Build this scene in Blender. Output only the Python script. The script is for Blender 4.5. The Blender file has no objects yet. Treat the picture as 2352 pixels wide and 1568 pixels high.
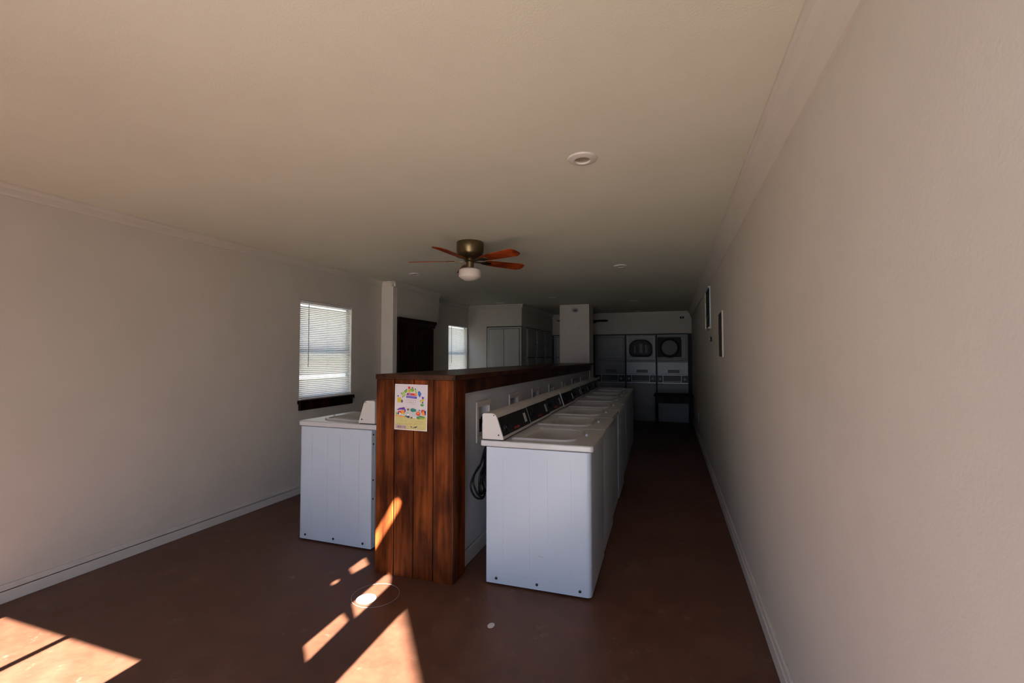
import bpy, bmesh, math, random
from mathutils import Vector, Matrix
random.seed(7)
S = bpy.context.scene
C = S.collection
PI = math.pi
CEIL = 2.55

# ------------------------------------------------------------------ materials
def new_mat(name):
    m = bpy.data.materials.new(name); m.use_nodes = True
    nt = m.node_tree
    return m, nt, nt.nodes['Principled BSDF']

def coords(nt, scale=(1, 1, 1), kind='Object'):
    tc = nt.nodes.new('ShaderNodeTexCoord'); mp = nt.nodes.new('ShaderNodeMapping')
    mp.inputs['Scale'].default_value = scale
    nt.links.new(tc.outputs[kind], mp.inputs['Vector'])
    return mp.outputs['Vector']

def noise(nt, vec, scale, detail=4, rough=.6):
    n = nt.nodes.new('ShaderNodeTexNoise')
    n.inputs['Scale'].default_value = scale; n.inputs['Detail'].default_value = detail; n.inputs['Roughness'].default_value = rough
    nt.links.new(vec, n.inputs['Vector'])
    return n.outputs['Fac']

def ramp(nt, fac, stops):
    r = nt.nodes.new('ShaderNodeValToRGB')
    e = r.color_ramp.elements
    e[0].position, e[0].color = stops[0][0], (*stops[0][1], 1)
    e[1].position, e[1].color = stops[-1][0], (*stops[-1][1], 1)
    for p, c in stops[1:-1]:
        x = e.new(p); x.color = (*c, 1)
    nt.links.new(fac, r.inputs['Fac'])
    return r.outputs['Color']

def mixc(nt, a, b, fac, mode='MIX'):
    m = nt.nodes.new('ShaderNodeMix'); m.data_type = 'RGBA'; m.blend_type = mode
    for s, v in ((m.inputs[0], fac), (m.inputs[6], a), (m.inputs[7], b)):
        if hasattr(v, 'links'): nt.links.new(v, s)
        elif isinstance(v, tuple): s.default_value = (*v, 1)
        else: s.default_value = v
    return m.outputs[2]

def bump(nt, b, fac, strength, dist=.002):
    n = nt.nodes.new('ShaderNodeBump'); n.inputs['Strength'].default_value = strength; n.inputs['Distance'].default_value = dist
    nt.links.new(fac, n.inputs['Height']); nt.links.new(n.outputs['Normal'], b.inputs['Normal'])

def simple(name, col, rough=.5, metal=0., var=.06, vs=6, bmp=0, bs=60, spec=.5):
    m, nt, b = new_mat(name)
    v = coords(nt)
    f = noise(nt, v, vs)
    lo = tuple(c*(1-var) for c in col); hi = tuple(min(1, c*(1+var)) for c in col)
    nt.links.new(ramp(nt, f, [(.3, lo), (.7, hi)]), b.inputs['Base Color'])
    b.inputs['Roughness'].default_value = rough; b.inputs['Metallic'].default_value = metal
    b.inputs['Specular IOR Level'].default_value = spec
    if bmp: bump(nt, b, noise(nt, v, bs, 3), bmp)
    return m

M = {}
M['wall'] = simple('wall_paint', (.56, .515, .45), .75, var=.03, vs=2, bmp=.25, bs=90)
M['ceiling'] = simple('ceiling_paint', (.62, .60, .495), .85, var=.03, vs=1.5, bmp=.35, bs=120)
M['column'] = simple('door_lit_white_paint', (.82, .75, .66), .7, var=.03, bmp=.2, bs=90)  # white paint, lightened to imitate daylight on faces toward the entrance
M['trim'] = simple('trim_paint', (.60, .56, .50), .45, var=.02)
M['partition'] = simple('partition_paint', (.60, .61, .64), .7, var=.03, vs=3, bmp=.3, bs=80)
M['enamel'] = simple('white_enamel', (.47, .53, .61), .32, var=.02, vs=3, spec=.35)
M['lid'] = simple('lid_enamel', (.50, .50, .50), .28, var=.02, vs=3)
M['plastic'] = simple('console_plastic', (.54, .52, .49), .4, var=.02)
M['back_metal'] = simple('galvanised_back', (.55, .56, .58), .4, .3)
M['black_panel'] = simple('black_glass_panel', (.006, .006, .007), .4, var=.2, vs=30, spec=.25)
M['black'] = simple('black_rubber', (.009, .009, .010), .5, var=.2, vs=30, spec=.12)
M['screw'] = simple('dark_screw', (.03, .03, .035), .35, .6)
M['grey_print'] = simple('grey_print', (.35, .35, .35), .5)
M['dim_print'] = simple('dim_print', (.045, .047, .05), .5)
M['lamp_face'] = simple('lamp_face', (.26, .22, .16), .5)
M['red_print'] = simple('red_print', (.50, .012, .02), .5)
M['sticker'] = simple('white_sticker', (.55, .55, .55), .6)
M['brass'] = simple('antique_brass', (.17, .125, .065), .38, .95, var=.15, vs=20)
M['opal'] = simple('opal_glass', (.78, .70, .60), .25, var=.02)
M['dryer'] = simple('dryer_paint', (.15, .155, .16), .4, var=.05, spec=.3)
M['dryer_hi'] = simple('dryer_bright_trim', (.32, .33, .35), .35, .4)
M['dryer_metal'] = simple('dryer_brushed_panel', (.27, .275, .285), .4, .2, var=.1, vs=4)
M['glassdark'] = simple('dark_porthole_glass', (.015, .017, .024), .35, 0, var=.3, vs=8, spec=.08)
M['cab'] = simple('cabinet_paint', (.46, .455, .42), .5, var=.03)
M['gap'] = simple('dark_gap', (.01, .009, .008), .7)
M['grille'] = simple('dark_grille', (.045, .038, .03), .5)
M['beige_ext'] = simple('beige_stucco', (.62, .50, .38), .8, var=.08, vs=3, bmp=.3, bs=40)
M['pave'] = simple('pale_concrete', (.16, .162, .155), .8, var=.12, vs=1.5, bmp=.3, bs=30)
M['vinyl'] = simple('white_vinyl', (.75, .75, .75), .4)
M['paper'] = simple('poster_paper', (.62, .58, .60), .6, var=.03, vs=20)
M['blue_vinyl'] = simple('blue_grey_rail', (.25, .38, .52), .5)

def wood(name, dark, mid, light, rough=.42, sc=1.0, axis='Z', islands=True):
    m, nt, b = new_mat(name)
    st = {'Z': (9, 9, .55), 'Y': (9, .55, 9)}[axis]
    v = coords(nt, tuple(s*sc for s in st))
    if islands:
        g = nt.nodes.new('ShaderNodeNewGeometry')
        cx = nt.nodes.new('ShaderNodeCombineXYZ')
        mu = nt.nodes.new('ShaderNodeMath'); mu.operation = 'MULTIPLY'; mu.inputs[1].default_value = 37
        nt.links.new(g.outputs['Random Per Island'], mu.inputs[0])
        for i in range(3): nt.links.new(mu.outputs[0], cx.inputs[i])
        ad = nt.nodes.new('ShaderNodeVectorMath'); ad.operation = 'ADD'
        nt.links.new(v, ad.inputs[0]); nt.links.new(cx.outputs[0], ad.inputs[1]); v = ad.outputs[0]
    grain = noise(nt, v, 2.4, 8, .6)
    vb = coords(nt, (4, 4, 1.6))
    blot = noise(nt, vb, 1.7, 3, .5)
    c1 = ramp(nt, grain, [(.32, dark), (.5, mid), (.72, light)])
    c2 = ramp(nt, blot, [(.38, (.22, .18, .16)), (.60, (1.0, 1.0, 1.0))])
    nt.links.new(mixc(nt, c1, c2, .85, 'MULTIPLY'), b.inputs['Base Color'])
    b.inputs['Roughness'].default_value = rough; b.inputs['Specular IOR Level'].default_value = .08
    bump(nt, b, grain, .25)
    return m
M['plank'] = wood('stained_plank', (.036, .008, .002), (.115, .026, .005), (.24, .060, .010), .55)
M['ledge'] = wood('stained_ledge', (.035, .014, .008), (.06, .022, .011), (.09, .034, .016), .38, axis='Y', islands=False)
M['darkwood'] = wood('dark_stained_wood', (.008, .003, .002), (.022, .006, .003), (.05, .010, .005), .4)
M['blade'] = wood('cherry_blade', (.26, .040, .010), (.34, .055, .012), (.42, .075, .016), .4, islands=False)
M['tablewood'] = wood('black_brown_wood', (.006, .005, .004), (.012, .009, .007), (.02, .014, .01), .5, islands=False)

def floor_mat():
    m, nt, b = new_mat('stained_concrete')
    v = coords(nt)
    big = noise(nt, v, 1.1, 5, .6); fine = noise(nt, v, 9, 8, .7); speck = noise(nt, v, 70, 2, .5)
    c = ramp(nt, big, [(.3, (.090, .038, .022)), (.55, (.122, .056, .035)), (.75, (.148, .076, .050))])
    c = mixc(nt, c, ramp(nt, fine, [(.35, (.65, .6, .6)), (.7, (1.15, 1.1, 1.05))]), .7, 'MULTIPLY')
    # pale scuffs and mineral haze
    sc = ramp(nt, noise(nt, v, 5.5, 6, .75), [(.60, (0, 0, 0)), (.74, (1, 1, 1))])
    c = mixc(nt, c, (.20, .14, .11), mixc(nt, (0, 0, 0), (.7, .7, .7), sc))
    nt.links.new(c, b.inputs['Base Color'])
    b.inputs['Specular IOR Level'].default_value = .22
    nt.links.new(ramp(nt, fine, [(.3, (.32,)*3), (.7, (.5,)*3)]), b.inputs['Roughness'])
    bump(nt, b, fine, .12)
    return m
M['floor'] = floor_mat()

def transl(name, col, f=.5):
    m, nt, b = new_mat(name)
    t = nt.nodes.new('ShaderNodeBsdfTranslucent'); t.inputs[0].default_value = (*col, 1)
    b.inputs['Base Color'].default_value = (*col, 1); b.inputs['Roughness'].default_value = .45
    mx = nt.nodes.new('ShaderNodeMixShader'); mx.inputs[0].default_value = f
    nt.links.new(b.outputs[0], mx.inputs[1]); nt.links.new(t.outputs[0], mx.inputs[2])
    nt.links.new(mx.outputs[0], nt.nodes['Material Output'].inputs[0])
    return m
M['slat'] = transl('blind_slat', (.86, .84, .78), .17)

def clear_glass():
    m, nt, b = new_mat('window_glass')
    t = nt.nodes.new('ShaderNodeBsdfTransparent'); t.inputs[0].default_value = (.93, .96, .95, 1)
    g = nt.nodes.new('ShaderNodeBsdfGlossy'); g.inputs['Roughness'].default_value = .02
    mx = nt.nodes.new('ShaderNodeMixShader'); mx.inputs[0].default_value = .06
    nt.links.new(t.outputs[0], mx.inputs[1]); nt.links.new(g.outputs[0], mx.inputs[2])
    nt.links.new(mx.outputs[0], nt.nodes['Material Output'].inputs[0])
    return m
M['glass'] = clear_glass()

# ------------------------------------------------------------------ geometry helpers
def bx(bm, x0, x1, y0, y1, z0, z1, mi=0):
    vs = [bm.verts.new(p) for p in ((x0, y0, z0), (x1, y0, z0), (x1, y1, z0), (x0, y1, z0), (x0, y0, z1), (x1, y0, z1), (x1, y1, z1), (x0, y1, z1))]
    for f in ((0, 3, 2, 1), (4, 5, 6, 7), (0, 1, 5, 4), (1, 2, 6, 5), (2, 3, 7, 6), (3, 0, 4, 7)):
        fc = bm.faces.new([vs[i] for i in f]); fc.material_index = mi
    return vs

def prism(bm, pts, axis, a, b, mi=0):
    """extrude a 2D outline along axis. axis y: pts=(x,z); axis x: pts=(y,z); axis z: pts=(x,y)"""
    def P(p, t):
        return {'y': (p[0], t, p[1]), 'x': (t, p[0], p[1]), 'z': (p[0], p[1], t)}[axis]
    A = [bm.verts.new(P(p, a)) for p in pts]; B = [bm.verts.new(P(p, b)) for p in pts]
    n = len(pts)
    fs = [bm.faces.new(A), bm.faces.new(B[::-1])]
    for i in range(n): fs.append(bm.faces.new((A[i], B[i], B[(i+1) % n], A[(i+1) % n])))
    for f in fs: f.material_index = mi
    bmesh.ops.recalc_face_normals(bm, faces=fs)

def lathe(bm, prof, seg=40, c=(0, 0, 0), axis='z', cap=True):
    rings = []
    for r, z in prof:
        ring = []
        for i in range(seg):
            a = 2*PI*i/seg
            p = (r*math.cos(a), r*math.sin(a), z)
            if axis == 'x': p = (z, p[0], p[1])
            elif axis == 'y': p = (p[0], z, p[1])
            ring.append(bm.verts.new((p[0]+c[0], p[1]+c[1], p[2]+c[2])))
        rings.append(ring)
    fs = []
    for a, b in zip(rings, rings[1:]):
        for i in range(seg): fs.append(bm.faces.new((a[i], a[(i+1) % seg], b[(i+1) % seg], b[i])))
    if cap and prof[0][0] > 1e-5: fs.append(bm.faces.new(rings[0][::-1]))
    if cap and prof[-1][0] > 1e-5: fs.append(bm.faces.new(rings[-1]))
    bmesh.ops.recalc_face_normals(bm, faces=fs)

def tube(bm, pts, r, seg=8, close=False):
    pts = [Vector(p) for p in pts]; n = len(pts); rings = []
    for i, p in enumerate(pts):
        if close: t = pts[(i+1) % n]-pts[i-1]
        else: t = pts[min(i+1, n-1)]-pts[max(i-1, 0)]
        t.normalize()
        up = Vector((1, 0, 0)) if abs(t.x) < .9 else Vector((0, 0, 1))
        u = t.cross(up).normalized(); w = t.cross(u)
        rings.append([bm.verts.new(p+u*r*math.cos(2*PI*k/seg)+w*r*math.sin(2*PI*k/seg)) for k in range(seg)])
    rr = list(zip(rings, rings[1:])) + ([(rings[-1], rings[0])] if close else [])
    for a, b in rr:
        for k in range(seg): bm.faces.new((a[k], a[(k+1) % seg], b[(k+1) % seg], b[k]))
    if not close: bm.faces.new(rings[0][::-1]); bm.faces.new(rings[-1])

def smooth_path(pts, n=6, close=False):
    P = [Vector(p) for p in pts]; out = []; m = len(P)
    for i in range(m if close else m-1):
        g = (lambda k: P[k % m]) if close else (lambda k: P[max(0, min(m-1, k))])
        p0, p1, p2, p3 = g(i-1), g(i), g(i+1), g(i+2)
        for s in range(n):
            t = s/n
            out.append(.5*((2*p1)+(p2-p0)*t+(2*p0-5*p1+4*p2-p3)*t*t+(3*p1-p0-3*p2+p3)*t**3))
    if not close: out.append(P[-1])
    return out

def rrect(x0, x1, y0, y1, r, n=6):
    """rounded rectangle; r = (r at x0y0, x1y0, x1y1, x0y1)"""
    if not isinstance(r, tuple): r = (r,)*4
    out = []
    for (cx, cy, a0), q in zip(((x0, y0, PI), (x1, y0, 1.5*PI), (x1, y1, 0), (x0, y1, .5*PI)), r):
        sx = 1 if cx == x0 else -1; sy = 1 if cy == y0 else -1
        for k in range(n+1):
            a = a0+(PI/2)*k/n
            out.append((cx+sx*q+q*math.cos(a), cy+sy*q+q*math.sin(a)))
    return out

def obj(name, bm, mats, parent=None, bev=0, smooth=False, loc=None):
    me = bpy.data.meshes.new(name)
    bm.normal_update(); bm.to_mesh(me); bm.free()
    if not isinstance(mats, (list, tuple)): mats = [mats]
    for m in mats: me.materials.append(M[m])
    o = bpy.data.objects.new(name, me); C.objects.link(o)
    if parent: o.parent = parent
    if loc: o.location = loc
    if bev:
        md = o.modifiers.new('Bevel', 'BEVEL'); md.width = bev; md.segments = 3; md.limit_method = 'ANGLE'; md.angle_limit = math.radians(40)
        for p in me.polygons: p.use_smooth = True
        md.harden_normals = True
    if smooth:
        for p in me.polygons: p.use_smooth = True
        try: me.set_sharp_from_angle(angle=math.radians(40))
        except Exception: pass
    return o

def B(): return bmesh.new()
def thing(name, label, cat, loc=(0, 0, 0), rz=0, group=None):
    o = bpy.data.objects.new(name, None); C.objects.link(o)
    o.empty_display_size = .1
    o.location = loc; o.rotation_euler = (0, 0, rz); o['label'] = label; o['category'] = cat
    if group: o['group'] = group
    return o
def tag(o, label, cat, group=None):
    o['label'] = label; o['category'] = cat
    if group: o['group'] = group
    return o
def struct(o, label=None):
    o['kind'] = 'structure'
    if label: o['label'] = label
    return o
def sbox(name, mat, *a, bev=0, parent=None):
    b = B(); bx(b, *a); o = obj(name, b, mat, parent, bev)
    return o if parent else struct(o)

def holed(name, outer, holes, plane, pos, thick, mat):
    """flat wall sheet with true openings; plane 'x' -> 2D coords (y,z); 'y' -> (x,z). pos..pos+thick"""
    cu = bpy.data.curves.new('tmp', 'CURVE'); cu.dimensions = '2D'; cu.fill_mode = 'BOTH'; cu.extrude = abs(thick)/2
    for poly in [outer]+holes:
        sp = cu.splines.new('POLY'); sp.points.add(len(poly)-1)
        for q, p in zip(sp.points, poly): q.co = (p[0], p[1], 0, 1)
        sp.use_cyclic_u = True
    t = bpy.data.objects.new('tmp', cu); C.objects.link(t)
    dg = bpy.context.evaluated_depsgraph_get(); dg.update()
    me = bpy.data.meshes.new_from_object(t.evaluated_get(dg))
    bpy.data.objects.remove(t); bpy.data.curves.remove(cu)
    me.name = name
    mid = pos+thick/2
    for v in me.vertices:
        x, y, z = v.co
        v.co = (mid+z, x, y) if plane == 'x' else (x, mid+z, y)
    b = B(); b.from_mesh(me); bmesh.ops.remove_doubles(b, verts=b.verts, dist=1e-5); bmesh.ops.recalc_face_normals(b, faces=b.faces)
    b.to_mesh(me); b.free()
    me.materials.clear(); me.materials.append(M[mat])
    for p in me.polygons: p.use_smooth = False; p.material_index = 0
    o = bpy.data.objects.new(name, me); C.objects.link(o)
    return struct(o)

def rect(a0, a1, b0, b1): return [(a0, b0), (a1, b0), (a1, b1), (a0, b1)]

# ------------------------------------------------------------------ room shell
YF, YB = -.70, 11.17          # entrance wall, back wall face
XR, XL, XL2 = .476, -3.84, -3.96
YP, YS = 5.46, 8.65           # pilaster face, far cupboard face
sbox('floor', 'floor', XL2-.15, XR+.12, YF-.02, YB+.9, -.12, 0)
sbox('ceiling', 'ceiling', XL2-.15, XR+.12, YF-.06, YB+.9, CEIL, CEIL+.12)
sbox('wall_right', 'wall', XR, XR+.12, YF, YB+.8, 0, CEIL)
sbox('wall_back', 'wall', XL2, XR, YB+.72, YB+.84, 0, CEIL)
sbox('wall_back_soffit', 'wall', -2.87, XR, YB, YB+.72, 2.04, CEIL)
W1 = (3.965, 4.825, 1.02, 2.125); W2 = (7.76, 8.60, 1.02, 2.125)
holed('wall_left', rect(YF, YP, 0, CEIL), [rect(*W1)], 'x', XL-.12, .12, 'wall')
holed('wall_left_far', rect(YP, YB+.8, 0, CEIL), [rect(*W2)], 'x', XL2-.12, .12, 'wall')
# pilaster beside the dark cabinet and soffit above it
sbox('wall_left_pilaster', 'column', XL2, -3.65, YP, YP+.10, 0, CEIL)
sbox('wall_left_soffit', 'wall', XL2, -3.65, YP+.10, 6.80, 2.065, CEIL)
# far cupboard block soffit
sbox('wall_far_soffit', 'wall', XL2, -2.79, YS, YB+.70, 2.115, CEIL)
sbox('wall_far', 'wall', XL2, -3.545, YS, YS+.10, 0, 2.115)

# entrance wall (behind the camera): doorway, plus added holes shaped to cast the sun patches
TE, DX, YW = .55, .055, YF
def back(px, py, pz=0): return (px+DX*(py-YW), pz+TE*(py-YW))
holesB = [[back(-1.814, 2.24), back(-1.74, 2.19), back(-1.73, 2.14), back(-1.699, 1.842), back(-1.801, 1.933)],
          [back(-1.852, 2.71), back(-1.838, 2.745), back(-1.80, 2.70), back(-1.754, 2.625), back(-1.721, 2.24), back(-1.834, 2.356)],
          [back(-2.152, 2.884), back(-2.072, 2.812), back(-2.088, 2.683), back(-2.144, 2.728)],
          [back(-1.80, 2.735, .515), back(-1.775, 2.735, .528), back(-1.751, 2.735, .50), back(-1.775, 2.735, .435), back(-1.945, 2.735, .155), back(-1.952, 2.735, .255)]]
sx, sz = back(-2.112, 2.53)
def grow(P_, k=1.14):
    cx_ = sum(p[0] for p in P_)/len(P_); cz_ = sum(p[1] for p in P_)/len(P_)
    return [(cx_+(p[0]-cx_)*k, cz_+(p[1]-cz_)*(k if len(P_) < 6 else 1.04)) for p in P_]
holesB = [grow(P_, 1.22 if i_ == 2 else (1.05 if i_ < 2 else 1.10)) for i_, P_ in enumerate(holesB)]
holesB.append([(sx+.017*math.cos(a*PI/5), sz+.022*math.sin(a*PI/5)) for a in range(10)])
DL, DR, DH = -1.325, .22, 2.35
outer = [(XL, 0), (DL, 0), (DL, DH), (DR, DH), (DR, 0), (XR, 0), (XR, CEIL), (XL, CEIL)]
W3 = (-3.55, -2.30, .35, 1.32)  # low opening added to bring more light onto the left washer
holesB.append(rect(*W3))
wf = holed('wall_front', outer, holesB, 'y', YF-.02, .02, 'wall')
# door casing around the entrance
b = B(); bx(b, DL-.09, DL, YF-.05, YF+.0, 0, DH+.09); bx(b, DR, DR+.09, YF-.05, YF+.0, 0, DH+.09); bx(b, DL, DR, YF-.05, YF, DH, DH+.09)
struct(obj('door_1', b, 'trim'))
b = B()
for a in ((-3.55, -3.50, .35, 1.32), (-2.35, -2.30, .35, 1.32), (-3.5, -2.35, .35, .40), (-3.5, -2.35, 1.27, 1.32), (-2.945, -2.905, .40, 1.27)): bx(b, a[0], a[1], YF-.05, YF+.01, a[2], a[3])
struct(obj('window_3', b, 'trim'))  # frame of the added low opening
# outside: paving, an added panel that blocks part of the sun, house next door
sbox('ground', 'pave', -30, 30, -40, 30, -.26, -.13)
ya = -5.5
xa = -1.540+DX*(2.434-ya); za = (2.434-ya)*TE
xb = -1.166+DX*(1.966-ya); zb = (1.966-ya)*TE
sl = (zb-za)/(xb-xa)
ztop = (DH+.06)+(YW-ya)*TE
xr_ = DR+DX*(YW-ya)+.35
b = B()
xk = xb+.10
prism(b, [(xa-.03, za+.03), (xa, za+.0), (xr_, za+sl*(xr_-xa)), (xr_, ztop+.1), (xa-.03, ztop+.1)], 'y', ya-.03, ya)
bx(b, xr_, xr_+.12, ya-.06, ya, -.13, ztop+.1)
struct(obj('sun_blocker_panel', b, 'beige_ext'))  # unseen panel added to cut the edge of the large sun patch
sbox('exterior_house_wall', 'beige_ext', -8.6, -8.4, -3, 18, -.13, 5.2)
sbox('exterior_roof_edge', 'trim', -8.7, -8.0, -3.2, 18.2, 5.2, 5.35)

# crown mouldings
def crown(name, p0, p1, nrm, h=.12, d=.075, mat='wall'):
    """runs p0->p1 (xy) along a wall face; nrm = direction into the room"""
    p0 = Vector(p0); p1 = Vector(p1); n = Vector(nrm)
    prof = [(0, 0), (0, -h), (.012, -h), (.018, -h*.86), (.022, -h*.8), (d*.55, -h*.38), (d*.8, -h*.2), (d*.85, -h*.12), (d, -h*.1), (d, 0)]
    b = B(); A = []; Bv = []
    for o_, z in prof:
        A.append(b.verts.new((p0.x+n.x*o_, p0.y+n.y*o_, CEIL+z))); Bv.append(b.verts.new((p1.x+n.x*o_, p1.y+n.y*o_, CEIL+z)))
    k = len(prof); b.faces.new(A); b.faces.new(Bv[::-1])
    for i in range(k): b.faces.new((A[i], Bv[i], Bv[(i+1) % k], A[(i+1) % k]))
    bmesh.ops.recalc_face_normals(b, faces=b.faces)
    return struct(obj(name, b, mat))
crown('trim_1', (XR, YF), (XR, YB), (-1, 0), .16, .085)
crown('trim_2', (XL, YF), (XL, YP), (1, 0), .07, .05)
crown('trim_3', (XL, YP), (-3.60, YP), (0, -1), .07, .05, 'column')
crown('trim_4', (-3.65, YP-.05), (-3.65, 6.80), (1, 0), .07, .05)
crown('trim_5', (XL2, 6.80), (XL2, YS), (1, 0), .07, .05)
crown('trim_6', (XL2, YS), (-2.76, YS), (0, -1), .07, .05)
crown('trim_7', (-2.79, YS-.04), (-2.79, YB), (1, 0), .07, .05)
crown('trim_8', (-2.87, YB), (XR, YB), (0, -1), .12, .05)

def baseb(name, *a):
    b = B(); x0, x1, y0, y1, h = a
    bx(b, x0, x1, y0, y1, 0, h)
    if x1-x0 < y1-y0:
        bx(b, x0-.006, x1+.0, y0, y1, h*.62, h*.72)
    return struct(obj(name, b, 'trim', bev=.003))
baseb('baseboard_right', XR-.014, XR, YF+.01, YB, .13)
baseb('baseboard_left', XL, XL+.014, YF, YP, .11)

# ------------------------------------------------------------------ windows and blinds
def window(n, x, Wd, sillwood):
    y0, y1, z0, z1 = Wd
    r = bpy.data.objects.new('window_%d' % n, None); C.objects.link(r); r['kind'] = 'structure'
    r.location = (x, (y0+y1)/2, z0)
    hw = (y1-y0)/2; H_ = z1-z0
    b = B()
    for a in ((-.115, -.055, -hw, hw, 0, .04), (-.115, -.055, -hw, hw, H_-.04, H_), (-.115, -.055, -hw, -hw+.04, .04, H_-.04), (-.115, -.055, hw-.04, hw, .04, H_-.04)): bx(b, *a)
    obj('window_frame', b, 'vinyl', r)
    b = B(); bx(b, -.10, -.065, -hw+.04, hw-.04, H_*.47, H_*.47+.05)
    obj('meeting_rail', b, 'blue_vinyl', r)
    b = B(); bx(b, -.088, -.084, -hw+.04, hw-.04, .04, H_-.04)
    obj('pane', b, 'glass', r)
    b = B(); bx(b, -.055, .03, -hw, hw, -.001, .014); obj('stool', b, 'trim', r, .003)
    b = B()
    bx(b, .0, .045, -hw-.025, hw+.02, -.045, -.004); bx(b, .0, .028, -hw-.01, hw+.005, -.115, -.045)
    obj('window_sill', b, 'darkwood', r, .005)
    return r
window(1, XL, W1, True); window(2, XL2, W2, True)

def blind(x, Wd, label, wide=False):
    y0, y1, z0, z1 = Wd
    t = thing('window_blind', label, 'window blind', (x-.02, (y0+y1)/2, z0), 0, 'white mini blinds on the left wall')
    hw = (y1-y0)/2-.012; H_ = z1-z0
    b = B(); bx(b, -.014, .018, -hw-.004, hw+.004, H_-.034, H_-.004); obj('headrail', b, 'vinyl', t, .002)
    b = B(); N = int((H_-.075)/.0215); ang0 = math.radians(-48)
    for k in range(N):
        z = .042+k*.0215
        ang = math.radians(-16) if (wide and k in (9, 10)) else (math.radians(-48) if wide and k == 12 else ang0)
        pr = []
        for s in (-1, -.5, 0, .5, 1):
            w = .0125*s; sag = .0016*(1-s*s)
            pr.append((w*math.cos(ang)-sag*math.sin(ang), z+w*math.sin(ang)+sag*math.cos(ang)))
        A = [b.verts.new((p[0], -hw, p[1])) for p in pr]; Bv = [b.verts.new((p[0], hw, p[1])) for p in pr]
        for i in range(4): b.faces.new((A[i], A[i+1], Bv[i+1], Bv[i]))
    o = obj('slats', b, 'slat', t, smooth=True)
    b = B(); bx(b, -.012, .012, -hw, hw, .016, .028); obj('bottom_rail', b, 'vinyl', t, .002)
    b = B()
    for yy in (-hw+.12, 0, hw-.12):
        bx(b, .0125, .0135, yy-.0006, yy+.0006, .02, H_-.03)
    obj('ladder_cord', b, 'vinyl', t)
    b = B(); tube(b, [(.022, -hw+.115, H_-.03), (.026, -hw+.113, H_*.55), (.026, -hw+.112, .36)], .0035)
    obj('tilt_wand', b, 'grey_print', t)
    return t
blind(XL, W1, 'white mini blind over the larger window, above the lone washing machine', True)
blind(XL2, W2, 'white mini blind over the narrow-looking far window, past the dark tall cabinet')

# ------------------------------------------------------------------ half wall with plank end
hw_ = thing('half_wall', 'long chest-high partition with stained plank end and brown wooden ledge', 'half wall', (-1.40, 2.735, 0), .018)
hw_['kind'] = 'thing'
LEN = 6.37
# local frame: x=0 at the right drywall face, y=0 at plank end front
boxY = [.485+.79*k+.155 for k in range(7)]
core = B(); bx(core, -.53, -.10, .19, LEN, 0, 1.32)
obj('core', core, 'partition', hw_)
hs = [rect(y-.115, y+.115, .875, 1.105) for y in boxY]
f = holed('drywall_face', rect(.19, LEN, 0, 1.32), hs, 'x', -.0995, .0895, 'partition')
del f['kind']; f.parent = hw_
b = B()
xs = [-.555, -.405, -.255, -.105, .045]
for i in range(4):
    g = .0035
    bx(b, xs[i]+g, xs[i+1]-g, 0, .022, 0, 1.335)
obj('plank_panel', b, 'plank', hw_, .003)
b = B(); bx(b, -.553, .043, .012, .03, .0, 1.33); obj('plank_backing', b, 'gap', hw_)
for nm, mt, *q in (('end_board', 'plank', .005, .045, .024, .19, 0, 1.335), ('end_board', 'plank', -.555, -.53, .03, .19, 0, 1.335),
                   ('fascia_board', 'ledge', .001, .028, .19, LEN, 1.232, 1.335), ('fascia_board', 'ledge', -.557, -.53, .19, LEN, 1.232, 1.335),
                   ('baseboard', 'trim', 0, .012, .19, LEN, 0, .10), ('baseboard', 'trim', -.542, -.53, .19, LEN, 0, .10)):
    b = B(); bx(b, *q); obj(nm, b, mt, hw_, .003)
b = B()
prism(b, rrect(-.550, .072, -.035, LEN+.02, (.03, .006, .003, .003)), 'z', 1.337, 1.372)
obj('ledge', b, 'ledge', hw_, .004)

def outlet_box(k, y, label):
    t = thing('washer_outlet_box', label, 'outlet box', (0, 0, 0), 0, 'washer outlet boxes in the half wall')
    wm = Matrix.Translation(hw_.location) @ Matrix.Rotation(.018, 4, 'Z')
    t.location = wm @ Vector((-.0, y, .99)); t.rotation_euler = (0, 0, .018)
    b = B(); o_, i_ = .155, .112
    for a in ((0, .012, -o_, o_, i_, o_), (0, .012, -o_, o_, -o_, -i_), (0, .012, -o_, -i_, -i_, i_), (0, .012, i_, o_, -i_, i_)): bx(b, *a)
    obj('face_frame', b, 'trim', t, .003)
    b = B()
    d = -.085
    bx(b, d-.004, d, -i_, i_, -i_, i_)
    for a in ((d, 0, -i_-.002, -i_, -i_, i_), (d, 0, i_, i_+.002, -i_, i_), (d, 0, -i_, i_, i_, i_+.002), (d, 0, -i_, i_, -i_-.002, -i_)): bx(b, *a)
    obj('recess_liner', b, 'partition', t)
    b = B(); bx(b, d, d+.03, -i_+.004, i_-.004, -i_+.004, -.01)
    tube(b, [(d+.035, -.05, -.06), (d+.06, -.05, .02)], .012); tube(b, [(d+.035, .05, -.06), (d+.06, .05, .02)], .012)
    obj('valve_block', b, 'black', t)
    return t
names = ['beside the plank end, level with the first washer console', 'second from the plank end, above a console', 'third from the plank end, above a console',
         'fourth from the plank end, above a console', 'fifth from the plank end, in the dim part']
for k, y in enumerate(boxY[:5]): outlet_box(k, y, 'white framed outlet box '+names[k])
# holes k=5,6 get boxes as well (deep in the dark)
outlet_box(5, boxY[5], 'white framed outlet box second from the square column, in the dark')
outlet_box(6, boxY[6], 'white framed outlet box nearest to the square column, in the dark')

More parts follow.
